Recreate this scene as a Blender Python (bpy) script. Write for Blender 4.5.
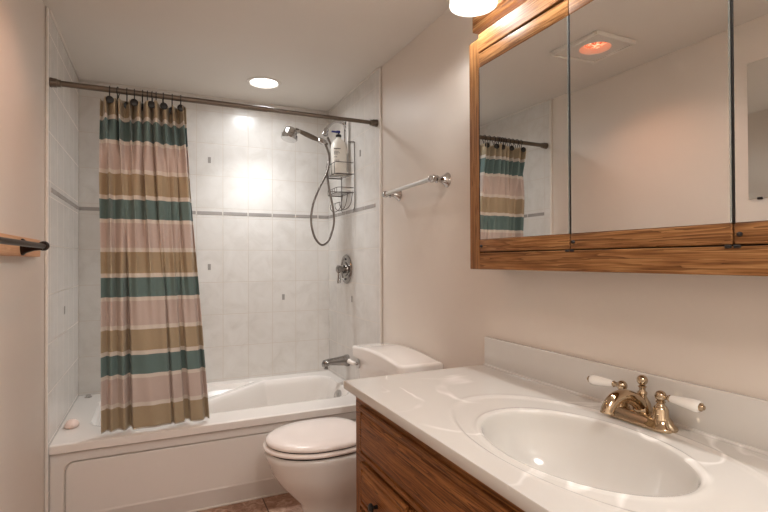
import bpy, bmesh, math, random
from math import sin, cos, pi, radians, sqrt, atan2
from mathutils import Vector, Matrix
random.seed(7)
S = bpy.context.scene
C = S.collection
for o in list(bpy.data.objects):
    bpy.data.objects.remove(o)

# ------------------------------------------------------------------ camera
cam = bpy.data.cameras.new('camera'); co = bpy.data.objects.new('camera', cam); C.objects.link(co)
cam.sensor_fit = 'HORIZONTAL'; cam.sensor_width = 36; cam.lens = 489 / 768 * 36
cam.clip_start = .02
yaw, pit, rol = radians(24.9), radians(.508), radians(-.217)
fw = Vector((sin(yaw) * cos(pit), cos(yaw) * cos(pit), sin(pit)))
rr = Vector((cos(yaw), -sin(yaw), 0)); uu = rr.cross(fw)
r2 = cos(rol) * rr + sin(rol) * uu; u2 = -sin(rol) * rr + cos(rol) * uu
mm = Matrix((r2, u2, -fw)).transposed().to_4x4()
mm.translation = Vector((0, 0, 1.19))
co.matrix_world = mm
S.camera = co

# ------------------------------------------------------------------ world, light levels, exposure
w = bpy.data.worlds.new('world'); S.world = w; w.use_nodes = True
w.node_tree.nodes['Background'].inputs[0].default_value = (1, .95, .9, 1)
w.node_tree.nodes['Background'].inputs[1].default_value = .3
S.view_settings.view_transform = 'Standard'
S.view_settings.look = 'None'
S.view_settings.gamma = 1
S.view_settings.use_curve_mapping = False
S.view_settings.exposure = 0.48
P_TUB = 3.1        # recessed light over the tub
P_BULB = 2.1        # each bulb of the vanity fixture
P_FILL = 11.3       # added fill light, unseen behind the camera
P_HEAT = 6.0        # heat lamp


def lamp(name, kind, loc, power, col, size=.05, rot=(0, 0, 0), **k):
    d = bpy.data.lights.new(name, kind); d.energy = power; d.color = col
    if kind == 'AREA':
        d.shape = 'DISK'; d.size = size
    else:
        d.shadow_soft_size = size
    for a, b in k.items():
        setattr(d, a, b)
    o = bpy.data.objects.new(name, d); o.location = loc; o.rotation_euler = rot
    C.objects.link(o)
    return o


lamp('tub_downlight_lamp', 'AREA', (.576, 2.922, 2.225), P_TUB, (.93, .97, 1), .15, spread=radians(170))
lamp('tub_downlight_beam', 'AREA', (.576, 2.922, 2.222), P_TUB * .9, (.93, .97, 1), .12, spread=radians(95))
lamp('fill_lamp', 'AREA', (.2, -.45, 2.20), P_FILL, (1, .97, .935), .45)  # added lamp that fills the room from out of view

# room extents
XL, XR, YB, YF, H = -.42, 1.11, 3.308, -.95, 2.245
XLT, XRT, YBT = -.41, 1.10, 3.30          # tiled faces
YT = 2.42                                 # where the tile starts on the side walls


# ------------------------------------------------------------------ materials
def lin(r, g, b):
    f = lambda c: (c / 255 / 12.92) if c / 255 <= .04045 else ((c / 255 + .055) / 1.055) ** 2.4
    return (f(r), f(g), f(b), 1)


class NT:
    def __init__(s, name):
        s.m = bpy.data.materials.new(name); s.m.use_nodes = True
        s.t = s.m.node_tree; s.b = s.t.nodes['Principled BSDF']
        s.o = s.t.nodes['Material Output']

    def n(s, typ, **k):
        x = s.t.nodes.new(typ)
        for a, b in k.items():
            setattr(x, a, b)
        return x

    def l(s, a, b):
        s.t.links.new(a, b)

    def set(s, i, v):
        if hasattr(v, 'is_output') or isinstance(v, bpy.types.NodeSocket):
            s.l(v, i)
        else:
            i.default_value = v

    def M(s, op, a, b=0.0, c=None):
        x = s.n('ShaderNodeMath', operation=op)
        s.set(x.inputs[0], a); s.set(x.inputs[1], b)
        if c is not None:
            s.set(x.inputs[2], c)
        return x.outputs[0]

    def mix(s, f, a, b):
        x = s.n('ShaderNodeMix', data_type='RGBA')
        s.set(x.inputs[0], f); s.set(x.inputs[6], a); s.set(x.inputs[7], b)
        return x.outputs[2]

    def coord(s, scale=(1, 1, 1), loc=(0, 0, 0)):
        t = s.n('ShaderNodeTexCoord'); mp = s.n('ShaderNodeMapping')
        s.l(t.outputs['Object'], mp.inputs[0])
        mp.inputs['Scale'].default_value = scale; mp.inputs['Location'].default_value = loc
        return mp.outputs[0]

    def noise(s, vec, scale, detail=3, rough=.5, dist=0):
        x = s.n('ShaderNodeTexNoise')
        s.l(vec, x.inputs['Vector']); x.inputs['Scale'].default_value = scale
        x.inputs['Detail'].default_value = detail; x.inputs['Roughness'].default_value = rough
        x.inputs['Distortion'].default_value = dist
        return x.outputs['Fac']

    def ramp(s, f, stops, interp='LINEAR'):
        x = s.n('ShaderNodeValToRGB'); s.l(f, x.inputs[0]); cr = x.color_ramp
        cr.interpolation = interp
        while len(cr.elements) < len(stops):
            cr.elements.new(.5)
        for e, (p, c) in zip(cr.elements, stops):
            e.position = p; e.color = c
        return x.outputs[0]

    def bump(s, h, strength=.2, dist=.002):
        x = s.n('ShaderNodeBump'); s.l(h, x.inputs['Height'])
        x.inputs['Strength'].default_value = strength; x.inputs['Distance'].default_value = dist
        s.l(x.outputs[0], s.b.inputs['Normal'])


def simple(name, col, rough=.5, metal=0, bumpy=0, bscale=80, spec=None, coat=0, vary=0):
    t = NT(name)
    t.b.inputs['Roughness'].default_value = rough
    t.b.inputs['Metallic'].default_value = metal
    v = t.coord()
    nz = t.noise(v, bscale, 2)
    if vary:
        c2 = tuple(max(0, c * (1 - vary)) for c in col[:3]) + (1,)
        t.l(t.mix(t.noise(v, 6, 3), c2, col), t.b.inputs['Base Color'])
    else:
        t.b.inputs['Base Color'].default_value = col
    if bumpy:
        t.bump(nz, bumpy, .001)
    if spec is not None:
        t.b.inputs['Specular IOR Level'].default_value = spec
    if coat:
        t.b.inputs['Coat Weight'].default_value = coat; t.b.inputs['Coat Roughness'].default_value = .04
    return t.m


def emit(name, col, strength):
    t = NT(name); t.b.inputs['Base Color'].default_value = col
    t.b.inputs['Emission Color'].default_value = col; t.b.inputs['Emission Strength'].default_value = strength
    return t.m


def tile_mat(name, axis, u0, first=None):
    """glazed wall tile .159 x .207 with pale joints; rows restart at the accent band"""
    t = NT(name)
    tc = t.n('ShaderNodeTexCoord'); sp = t.n('ShaderNodeSeparateXYZ'); t.l(tc.outputs['Object'], sp.inputs[0])
    u = sp.outputs[axis]; z = sp.outputs[2]
    TW, TH, g = .1592, .207, .0014

    def dist(c, off, size):
        a = t.M('SUBTRACT', c, off); a = t.M('DIVIDE', a, size); fr = t.M('FRACT', a)
        e = t.M('MINIMUM', fr, t.M('SUBTRACT', 1.0, fr))
        return t.M('MULTIPLY', e, size), t.M('FLOOR', a)
    du, iu = dist(u, u0, TW)
    dza, ia = dist(z, 1.528, TH)
    dzb, ib = dist(z, 1.466 - .207 * 8, TH)
    hi = t.M('GREATER_THAN', z, 1.497)
    dz = t.M('ADD', t.M('MULTIPLY', hi, dza), t.M('MULTIPLY', t.M('SUBTRACT', 1.0, hi), dzb))
    iz = t.M('ADD', t.M('MULTIPLY', hi, t.M('ADD', ia, 20)), t.M('MULTIPLY', t.M('SUBTRACT', 1.0, hi), ib))
    inb = t.M('MULTIPLY', t.M('GREATER_THAN', z, 1.467), t.M('LESS_THAN', z, 1.527))
    dz = t.M('MAXIMUM', dz, inb)
    d = t.M('MINIMUM', du, dz)
    mr = t.n('ShaderNodeMapRange', interpolation_type='SMOOTHSTEP')
    t.l(d, mr.inputs[0]); mr.inputs[1].default_value = g * .5; mr.inputs[2].default_value = g * 2.2
    face = mr.outputs[0]
    cb = t.n('ShaderNodeCombineXYZ'); t.l(iu, cb.inputs[0]); t.l(iz, cb.inputs[1])
    wn = t.n('ShaderNodeTexWhiteNoise'); t.l(cb.outputs[0], wn.inputs[0])
    v = t.coord()
    n1 = t.noise(v, 9, 5, .6, .8)
    c = t.ramp(n1, [(.3, lin(210, 204, 197)), (.5, lin(219, 214, 208)), (.75, lin(226, 222, 217))])
    c = t.mix(t.M('MULTIPLY', wn.outputs[0], .35), c, lin(212, 206, 199))
    c = t.mix(face, lin(203, 193, 182), c)
    t.l(c, t.b.inputs['Base Color'])
    t.l(t.M('ADD', t.M('MULTIPLY', face, -.38), .62), t.b.inputs['Roughness'])
    h = t.M('ADD', t.M('MULTIPLY', face, 1.0), t.M('MULTIPLY', t.noise(v, 14, 2), .25))
    t.bump(h, .35, .0015)
    return t.m


def wood(name, grain, dark, mid, light, rough=.44, fine=1.0):
    """oak: long fine pores and wavy cathedral figure along the grain axis"""
    t = NT(name)
    sc = [80, 80, 80]; sc[grain] = 2.2
    v = t.coord(tuple(sc))
    fs = [260, 260, 260]; fs[grain] = 7
    v2 = t.coord(tuple(fs))
    n1 = t.noise(v, 1.0, 3, .5, .7)
    ring = t.M('FRACT', t.M('MULTIPLY', n1, 6.0))
    ring = t.M('POWER', ring, 1.8)
    pores = t.noise(v2, 1.0, 3, .6)
    f = t.M('ADD', t.M('MULTIPLY', ring, .34), t.M('MULTIPLY', pores, .70 * fine))
    c = t.ramp(f, [(.22, light), (.47, mid), (.78, dark)])
    t.l(c, t.b.inputs['Base Color'])
    t.b.inputs['Roughness'].default_value = rough
    t.b.inputs['Specular IOR Level'].default_value = .2
    t.bump(pores, .25, .001)
    return t.m


M = {}
M['paint'] = simple('wall_paint', lin(226, 215, 204), .42, bumpy=.12, bscale=120, vary=.03)
M['ceil'] = simple('ceiling_paint', lin(230, 223, 214), .7, bumpy=.2, bscale=90, vary=.03)
M['trimw'] = simple('white_trim', lin(226, 219, 210), .35)
M['tileback'] = tile_mat('tile_back', 0, .226 - .1592 * 8)
M['tileside'] = tile_mat('tile_side', 1, 2.475 - .1592 * 3)
M['tub'] = simple('tub_acrylic', lin(230, 223, 216), .16, coat=.4)
M['china'] = simple('china', lin(240, 234, 228), .1, coat=.6)
M['seat'] = simple('seat_plastic', lin(243, 232, 225), .2, coat=.3)
M['chrome'] = simple('chrome', lin(196, 194, 192), .10, 1)
M['valve'] = simple('valve_chrome', lin(150, 146, 142), .14, 1)
M['satin'] = simple('satin_nickel', lin(205, 200, 195), .28, 1)
M['fauc'] = simple('polished_nickel', lin(188, 168, 142), .07, 1)
M['pewter'] = simple('rod_metal', lin(118, 108, 98), .34, 1)
M['bronze'] = simple('bronze', lin(48, 34, 27), .3, .85)
M['black'] = simple('black_plastic', lin(10, 9, 9), .35)
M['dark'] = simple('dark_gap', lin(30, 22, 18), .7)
M['wire'] = simple('dark_wire', lin(95, 88, 82), .3, .9)
M['hose'] = simple('hose_metal', lin(120, 112, 106), .3, .9, bumpy=.6, bscale=500)
M['porc'] = simple('porcelain_lever', lin(244, 240, 234), .12, coat=.5)
M['blue'] = simple('blue_pump', lin(30, 40, 120), .3)
M['bottle'] = simple('bottle_white', lin(232, 226, 216), .3)
M['listel'] = simple('listello_marble', lin(176, 168, 162), .25, vary=.45)
M['inlay'] = simple('inlay', lin(165, 160, 154), .2, vary=.25)
M['mirror'] = simple('mirror_glass', (.86, .87, .86, 1), .0, 1)
M['edge'] = simple('glass_edge', lin(188, 196, 194), .12, .7)
M['soap'] = simple('soap', lin(238, 214, 202), .35, bumpy=.3, bscale=30)
M['text'] = simple('bottle_print', lin(60, 56, 54), .5)
OK_D, OK_M, OK_L = lin(78, 45, 22), lin(138, 92, 52), lin(178, 132, 86)
M['oak_y'] = wood('oak_y', 1, OK_D, OK_M, OK_L)
M['oak_z'] = wood('oak_z', 2, OK_D, OK_M, OK_L)
VD, VM, VL = lin(62, 33, 13), lin(132, 82, 42), lin(172, 116, 66)
M['van_y'] = wood('van_y', 1, VD, VM, VL, .33)
M['van_z'] = wood('van_z', 2, VD, VM, VL, .33)
M['board'] = wood('pine_board', 1, lin(190, 140, 104), lin(212, 164, 126), lin(222, 178, 140), .5, .6)

# cultured marble
t = NT('cultured_marble'); v = t.coord()
wv = t.noise(v, 3.6, 1.5, .5, 1.2)
ve = t.M('ABSOLUTE', t.M('SUBTRACT', wv, .5))
vein = t.ramp(ve, [(0, (1, 1, 1, 1)), (.010, (.65, .65, .65, 1)), (.028, (.0, .0, .0, 1))])
msk = t.noise(t.coord(loc=(3, 1, 0)), 5, 2)
mk0 = t.ramp(msk, [(.46, (0, 0, 0, 1)), (.62, (1, 1, 1, 1))])
spz = t.n('ShaderNodeSeparateXYZ'); t.l(v, spz.inputs[0])
flat = t.M('MULTIPLY', t.M('GREATER_THAN', spz.outputs[2], .019), t.M('LESS_THAN', spz.outputs[2], .030))   # the swirls stop at the bowl
mk = t.mix(flat, (0, 0, 0, 1), mk0)
vm = t.n('ShaderNodeMix', data_type='RGBA', blend_type='MULTIPLY'); vm.inputs[0].default_value = 1
t.l(vein, vm.inputs[6]); t.l(mk, vm.inputs[7])
base = t.mix(t.noise(v, 3, 3), lin(212, 207, 201), lin(220, 216, 210))
t.l(t.mix(vm.outputs[2], base, lin(250, 247, 243)), t.b.inputs['Base Color'])
t.b.inputs['Roughness'].default_value = .13
t.b.inputs['Coat Weight'].default_value = .6; t.b.inputs['Coat Roughness'].default_value = .05
M['marble'] = t.m

# floor tile
t = NT('floor_stone'); tc = t.n('ShaderNodeTexCoord'); sp = t.n('ShaderNodeSeparateXYZ'); t.l(tc.outputs['Object'], sp.inputs[0])


def fd(c, off):
    fr = t.M('FRACT', t.M('DIVIDE', t.M('SUBTRACT', c, off), .305))
    return t.M('MULTIPLY', t.M('MINIMUM', fr, t.M('SUBTRACT', 1.0, fr)), .305)


dd = t.M('MINIMUM', fd(sp.outputs[0], .48 - .305 * 8), fd(sp.outputs[1], 2.26 - .305 * 20))
mr = t.n('ShaderNodeMapRange'); t.l(dd, mr.inputs[0]); mr.inputs[1].default_value = .0018; mr.inputs[2].default_value = .0035
v = t.coord()
cn = t.ramp(t.noise(v, 22, 6, .68, 1.2), [(.3, lin(120, 84, 66)), (.5, lin(168, 132, 112)), (.68, lin(205, 178, 158))])
t.l(t.mix(mr.outputs[0], lin(72, 50, 40), cn), t.b.inputs['Base Color'])
t.b.inputs['Roughness'].default_value = .4
t.bump(mr.outputs[0], .4, .002)
M['floor'] = t.m

# curtain fabric: horizontal woven stripes measured down the cloth
t = NT('striped_fabric'); tc = t.n('ShaderNodeTexCoord'); sp = t.n('ShaderNodeSeparateXYZ'); t.l(tc.outputs['Object'], sp.inputs[0])
f = t.M('FRACT', t.M('DIVIDE', t.M('SUBTRACT', 1.817 + .35 * 2, sp.outputs[2]), .350))
TEAL, WHT, PNK, TAN = lin(112, 140, 138), lin(238, 230, 220), lin(220, 204, 195), lin(190, 172, 142)
st = t.ramp(f, [(0, TEAL), (.25, WHT), (.30, PNK), (.617, WHT), (.668, TAN), (.943, WHT)], 'CONSTANT')
wz = t.coord((900, 900, 60))
st = t.mix(t.M('MULTIPLY', t.noise(wz, 1, 2), .14), st, lin(120, 110, 100))
t.l(st, t.b.inputs['Base Color']); t.b.inputs['Roughness'].default_value = .75
t.b.inputs['Sheen Weight'].default_value = .2
tr = t.n('ShaderNodeBsdfTranslucent'); t.l(st, tr.inputs[0])
mx = t.n('ShaderNodeMixShader'); mx.inputs[0].default_value = .22
t.l(t.b.outputs[0], mx.inputs[1]); t.l(tr.outputs[0], mx.inputs[2]); t.l(mx.outputs[0], t.o.inputs[0])
M['curtain'] = t.m

# frosted ribbed glass of the shades
t = NT('ribbed_glass'); v = t.coord()
t.b.inputs['Base Color'].default_value = lin(190, 190, 187); t.b.inputs['Roughness'].default_value = .2
tr = t.n('ShaderNodeBsdfTranslucent'); tr.inputs[0].default_value = (.86, .86, .85, 1)
mx = t.n('ShaderNodeMixShader'); mx.inputs[0].default_value = .75
t.l(t.b.outputs[0], mx.inputs[1]); t.l(tr.outputs[0], mx.inputs[2]); t.l(mx.outputs[0], t.o.inputs[0])
M['shade'] = t.m
M['bulb'] = emit('bulb_glow', (1, .95, .9, 1), 2.5)
M['down'] = emit('downlight_glow', (.97, .98, 1, 1), 6)
M['fillglow'] = emit('fill_light_glow', (1, .9, .8, 1), 3)  # glow of the added fill light
t = NT('heat_bulb'); v = t.coord()
hc = t.ramp(t.noise(v, 38, 3, .6, 1.5), [(.34, (.28, .02, .01, 1)), (.5, (.9, .20, .08, 1)), (.62, (1, .62, .40, 1))])
t.l(hc, t.b.inputs['Base Color']); t.l(hc, t.b.inputs['Emission Color']); t.b.inputs['Emission Strength'].default_value = 1.0
t.b.inputs['Roughness'].default_value = .15
M['heat'] = t.m


# ------------------------------------------------------------------ builders
def wpos(p):
    v = Vector((0, 0, 0))
    while p is not None:
        v += p.location; p = p.parent
    return v


def obj(name, bm, mat, parent=None, smooth=False, auto=None):
    """link a bmesh given in world coordinates as ONE mesh object"""
    off = wpos(parent)
    bmesh.ops.translate(bm, vec=-off, verts=bm.verts)
    bmesh.ops.recalc_face_normals(bm, faces=bm.faces)
    if smooth:
        for f_ in bm.faces:
            f_.smooth = True
        if auto:
            for e_ in bm.edges:
                if len(e_.link_faces) == 2 and e_.calc_face_angle(0) > radians(auto):
                    e_.smooth = False
    me = bpy.data.meshes.new(name); bm.to_mesh(me); bm.free()
    for m_ in (mat if isinstance(mat, (list, tuple)) else [mat]):
        me.materials.append(m_)
    o = bpy.data.objects.new(name, me); C.objects.link(o)
    if parent:
        o.parent = parent
    return o


def tag(o, label, cat, group=None):
    o['label'] = label; o['category'] = cat
    if group:
        o['group'] = group
    return o


def thing(name, label, cat, loc, group=None):
    o = bpy.data.objects.new(name, None); o.empty_display_size = .05; C.objects.link(o); o.location = loc
    return tag(o, label, cat, group)


def struct(name, bm, mat, parent=None, **k):
    o = obj(name, bm, mat, parent, **k)
    o['kind'] = 'structure'
    return o


def B():
    return bmesh.new()


def box(bm, x0, x1, y0, y1, z0, z1, bev=0, seg=2):
    r = bmesh.ops.create_cube(bm, size=1)
    vs = r['verts']
    for v_ in vs:
        v_.co = Vector(((x0 + x1) / 2 + v_.co.x * (x1 - x0), (y0 + y1) / 2 + v_.co.y * (y1 - y0), (z0 + z1) / 2 + v_.co.z * (z1 - z0)))
    if bev:
        es = list({e for v_ in vs for e in v_.link_edges})
        bmesh.ops.bevel(bm, geom=es, offset=bev, segments=seg, affect='EDGES', profile=.5)
    return bm


def smoothpath(pts, n=8):
    P = [Vector(p) for p in pts]
    if len(P) < 3:
        return P
    P = [P[0] * 2 - P[1]] + P + [P[-1] * 2 - P[-2]]
    out = []
    for i in range(1, len(P) - 2):
        a, b, c, d = P[i - 1:i + 3]
        for k in range(n):
            s = k / n
            out.append(.5 * ((2 * b) + (c - a) * s + (2 * a - 5 * b + 4 * c - d) * s * s + (3 * b - a - 3 * c + d) * s ** 3))
    out.append(P[-2])
    return out


def tube(bm, pts, rad, seg=12, smooth_n=0, closed=False):
    P = smoothpath(pts, smooth_n) if smooth_n else [Vector(p) for p in pts]
    n = len(P)
    R = rad if callable(rad) else (lambda s: rad)
    up = Vector((0, 0, 1))
    T0 = (P[1] - P[0]).normalized()
    if abs(T0.dot(up)) > .95:
        up = Vector((1, 0, 0))
    nrm = (up - T0 * up.dot(T0)).normalized()
    rings = []
    for i in range(n):
        if closed:
            T = (P[(i + 1) % n] - P[i - 1]).normalized()
        else:
            T = (P[min(i + 1, n - 1)] - P[max(i - 1, 0)]).normalized()
        nrm = (nrm - T * nrm.dot(T)).normalized(); bi = T.cross(nrm)
        r_ = R(i / (n - 1))
        rings.append([bm.verts.new(P[i] + (nrm * cos(2 * pi * k / seg) + bi * sin(2 * pi * k / seg)) * r_) for k in range(seg)])
    for i in range(n - (0 if closed else 1)):
        a, b = rings[i], rings[(i + 1) % n]
        for k in range(seg):
            bm.faces.new((a[k], a[(k + 1) % seg], b[(k + 1) % seg], b[k]))
    if not closed:
        bm.faces.new(rings[0]); bm.faces.new(rings[-1])
    return bm


def lathe(bm, prof, origin, axis=(0, 0, 1), seg=28, flute=0, nf=24):
    """prof: (radius, height along axis)"""
    A = Vector(axis).normalized(); O = Vector(origin)
    X = A.orthogonal().normalized(); Y = A.cross(X)
    rings = []
    for r_, h in prof:
        if r_ < 1e-6:
            rings.append([bm.verts.new(O + A * h)])
        else:
            rg = []
            for k in range(seg):
                a = 2 * pi * k / seg; q = r_ * (1 + flute * cos(nf * a))
                rg.append(bm.verts.new(O + A * h + (X * cos(a) + Y * sin(a)) * q))
            rings.append(rg)
    for a, b in zip(rings, rings[1:]):
        for k in range(seg):
            k2 = (k + 1) % seg
            if len(a) == 1 and len(b) == 1:
                continue
            if len(a) == 1:
                bm.faces.new((a[0], b[k], b[k2]))
            elif len(b) == 1:
                bm.faces.new((a[k], b[0], a[k2]))
            else:
                bm.faces.new((a[k], a[k2], b[k2], b[k]))
    for rg in (rings[0], rings[-1]):
        if len(rg) > 1:
            bm.faces.new(rg)
    return bm


def ball(c, r, n=8):
    return [(r * sin(pi * i / n), c - r * cos(pi * i / n)) for i in range(n + 1)]


def loft(bm, rings, cap=True):
    R = [[bm.verts.new(p) for p in rg] for rg in rings]
    n = len(R[0])
    for a, b in zip(R, R[1:]):
        for k in range(n):
            bm.faces.new((a[k], a[(k + 1) % n], b[(k + 1) % n], b[k]))
    if cap:
        bm.faces.new(R[0]); bm.faces.new(R[-1])
    return bm


def sgnpow(v_, p):
    return math.copysign(abs(v_) ** p, v_)


# ------------------------------------------------------------------ room shell
bm = B(); box(bm, XL - .1, XR + .1, YF - .1, YB + .1, -.1, 0); struct('floor', bm, M['floor'])
bm = B()   # ceiling with a round hole for the recessed light and the heat lamp
HOLES = [((.576, 2.922), .082), ((.005, 1.742), .080)]


def plate_with_hole(bm, x0, x1, y0, y1, z0, z1, c, r, seg=48):
    """slab pierced by a vertical round hole"""
    for z_ in (z0, z1):
        pass
    ang = [2 * pi * k / seg for k in range(seg)]

    def edgept(a):
        dx, dy = cos(a), sin(a)
        s = min(((x1 - c[0]) / dx if dx > 1e-9 else 1e9), ((x0 - c[0]) / dx if dx < -1e-9 else 1e9),
                ((y1 - c[1]) / dy if dy > 1e-9 else 1e9), ((y0 - c[1]) / dy if dy < -1e-9 else 1e9))
        return (c[0] + dx * s, c[1] + dy * s)
    # corners must be hit exactly
    cor = [atan2(y - c[1], x - c[0]) % (2 * pi) for x, y in ((x0, y0), (x1, y0), (x1, y1), (x0, y1))]
    ang = sorted(ang + cor)
    n = len(ang)
    I0 = [bm.verts.new((c[0] + r * cos(a), c[1] + r * sin(a), z0)) for a in ang]
    I1 = [bm.verts.new((c[0] + r * cos(a), c[1] + r * sin(a), z1)) for a in ang]
    O0 = [bm.verts.new((*edgept(a), z0)) for a in ang]
    O1 = [bm.verts.new((*edgept(a), z1)) for a in ang]
    for k in range(n):
        j = (k + 1) % n
        bm.faces.new((I0[k], O0[k], O0[j], I0[j])); bm.faces.new((I1[k], I1[j], O1[j], O1[k]))
        bm.faces.new((I0[k], I0[j], I1[j], I1[k])); bm.faces.new((O0[k], O1[k], O1[j], O0[j]))


plate_with_hole(bm, XL - .1, XR + .1, 2.5, YB + .1, H, H + .12, *HOLES[0])
plate_with_hole(bm, XL - .1, XR + .1, YF - .1, 2.5, H, H + .12, *HOLES[1])
box(bm, XL - .1, XR + .1, YF - .1, YB + .1, H + .12, H + .14)
struct('ceiling', bm, M['ceil'])

bm = B(); box(bm, XL - .1, XL, YF - .1, YB + .1, 0, H); wl = struct('wall_left', bm, M['paint'])
bm = B(); box(bm, XR, XR + .1, YF - .1, YB + .1, 0, H); wr = struct('wall_right', bm, M['paint'])
bm = B(); box(bm, XL, XR, YB, YB + .1, 0, H); wb = struct('wall_back', bm, M['paint'])
bm = B(); box(bm, XL, XR, YF - .1, YF, 0, H); wf = struct('wall_front', bm, M['paint'])
# tile cladding
bm = B(); box(bm, XL, XR, YBT, YB, .05, H); struct('tile_cladding', bm, M['tileback'], wb)
bm = B(); box(bm, XL, XLT, YT, YBT, .0, H, .004, 2); struct('tile_cladding', bm, M['tileside'], wl)
bm = B(); box(bm, XRT, XR, YT, YBT, .0, H, .004, 2); struct('tile_cladding', bm, M['tileside'], wr)


def listello(axis):
    bm = B()
    if axis == 'b':
        u = .226 - .1592 * 4
        while u < XRT:
            a, b = max(u + .004, XLT + .002), min(u + .1552, XRT - .002)
            if b - a > .01:
                box(bm, a, b, YBT - .0022, YBT + .002, 1.486, 1.507, .001, 1)
            u += .1592
    else:
        u = 2.475
        x0, x1 = ((XLT - .002, XLT + .0022) if axis == 'l' else (XRT - .0022, XRT + .002))
        while u < YBT:
            a, b = u + .004, min(u + .1552, YBT - .003)
            if b - a > .01:
                box(bm, x0, x1, a, b, 1.486, 1.507, .001, 1)
            u += .1592
    return bm


for ax, p in (('b', wb), ('l', wl), ('r', wr)):
    struct('accent_band', listello(ax), M['listel'], p)
bm = B()
for x, z in ((.304, 1.836), (.303, 1.152), (.778, .944), (.777, 2.046), (-.10, 1.152)):
    box(bm, x - .009, x + .009, YBT - .0022, YBT + .002, z - .019, z + .019, .001, 1)
struct('tile_inlay', bm, M['inlay'], wb)
bm = B()
for y, z in ((2.845, .95), (2.70, 1.83)):
    box(bm, XRT - .0022, XRT + .002, y - .009, y + .009, z - .019, z + .019, .001, 1)
struct('tile_inlay', bm, M['inlay'], wr)
bm = B()
for y, z in ((2.827, .953),):
    box(bm, XLT - .002, XLT + .0022, y - .009, y + .009, z - .019, z + .019, .001, 1)
struct('tile_inlay', bm, M['inlay'], wl)
# narrow joint / bullnose lines
bm = B(); box(bm, XL + .0005, XLT + .002, YT - .010, YT + .008, .0, H, .005, 3); struct('tile_edge_trim', bm, M['trimw'], wl)
bm = B(); box(bm, XRT - .002, XR - .0005, YT - .010, YT + .008, .0, H, .005, 3); struct('tile_edge_trim', bm, M['trimw'], wr)
bm = B()
tube(bm, [(XLT + .002, YBT - .003, H - .003), (XRT - .002, YBT - .003, H - .003)], .005, 8)
tube(bm, [(XLT + .003, YT + .01, H - .003), (XLT + .003, YBT - .003, H - .003)], .005, 8)
tube(bm, [(XRT - .003, YT + .01, H - .003), (XRT - .003, YBT - .003, H - .003)], .005, 8)
struct('trim_1', bm, M['trimw'], smooth=True)
bm = B(); box(bm, XL, XL + .012, YF, YT - .03, 0, .085, .003, 2); struct('baseboard_left', bm, M['trimw'])
bm = B(); box(bm, XR - .012, XR, 1.49, YT - .011, 0, .085, .003, 2); struct('baseboard_right', bm, M['trimw'])
# door behind the camera
bm = B(); box(bm, -.30, .46, YF, YF + .035, .005, 2.03, .003, 2); d1 = struct('door_1', bm, M['trimw'])
bm = B()
for (a, b) in ((-.36, -.30), (.46, .52)):
    box(bm, a, b, YF, YF + .05, 0, 2.09, .003, 1)
box(bm, -.30, .46, YF, YF + .05, 2.03, 2.09, .003, 1)
struct('trim_2', bm, M['trimw'])
bm = B(); lathe(bm, [(.026, 0), (.026, .006), (.010, .012), (.010, .035)] + [(a, b + .05) for a, b in ball(0, .026)][2:], (.40, YF + .035, 1.0), (0, 1, 0))
struct('door_handle', bm, M['satin'], d1, smooth=True, auto=40)

# ------------------------------------------------------------------ bathtub
def sd_rbox(x, y, cx, cy, hx, hy, r):
    qx, qy = abs(x - cx) - hx + r, abs(y - cy) - hy + r
    return min(max(qx, qy), 0) + sqrt(max(qx, 0) ** 2 + max(qy, 0) ** 2) - r


def sstep(a, b, v_):
    s = min(1, max(0, (v_ - a) / (b - a)))
    return s * s * (3 - 2 * s)


X0, X1, Y0, Y1, ZR = XLT + .001, XRT - .001, 2.456, YBT - .001, .416


def tub_z(x, y):
    d = sd_rbox(x, y, .380, 2.915, .660, .282, .13)       # <0 inside the rim opening
    # the two corners at the back are cut across by a raised diagonal edge
    nx, ny = -.66, .75
    dl = (x - .268) * nx + (y - 2.883) * ny                # beyond the left-hand diagonal
    nx, ny = .86, .51
    dr = (x - 1.022) * nx + (y - 3.192) * ny + .03
    inner = max(d, dl, dr)
    z = ZR
    # ledge between opening and diagonal
    led = ZR - .030 * sstep(-.01, .01, -d) * sstep(.040, .056, dl)
    z = min(z, led)
    k = sstep(.004, .105, -inner)
    floor_ = .085 + .03 * (x - .3) * -.3
    steep = sstep(.0, 1, min(1, max(0, -inner / .085)))
    z = z - (ZR - floor_) * steep
    # small round-over at the outer front edge
    z -= .004 * (1 - sstep(0, .008, y - Y0)) ** 2
    return z


bm = B()
NX, NY = 150, 92
grid = [[bm.verts.new((X0 + (X1 - X0) * i / NX, Y0 + (Y1 - Y0) * j / NY, tub_z(X0 + (X1 - X0) * i / NX, Y0 + (Y1 - Y0) * j / NY))) for j in range(NY + 1)] for i in range(NX + 1)]
for i in range(NX):
    for j in range(NY):
        bm.faces.new((grid[i][j], grid[i + 1][j], grid[i + 1][j + 1], grid[i][j + 1]))
# front lip, then shadow reveal, then the apron
edge = [grid[i][0] for i in range(NX + 1)]
prev = edge
for (yy, zz) in ((Y0 - .001, ZR - .010), (Y0 - .002, .380), (Y0 + .004, .375), (Y0 + .024, .375)):
    cur = [bm.verts.new((v_.co.x, yy, zz)) for v_ in edge]
    for i in range(NX):
        bm.faces.new((prev[i], cur[i], cur[i + 1], prev[i + 1]))
    prev = cur
bathtub = thing('bathtub', 'white built-in bathtub with panelled apron across the tiled alcove', 'bathtub', (.345, 2.9, 0))
obj('tub_basin', bm, M['tub'], bathtub, smooth=True, auto=50)
# apron with a sunken panel and a toe strip
bm = B()


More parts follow.
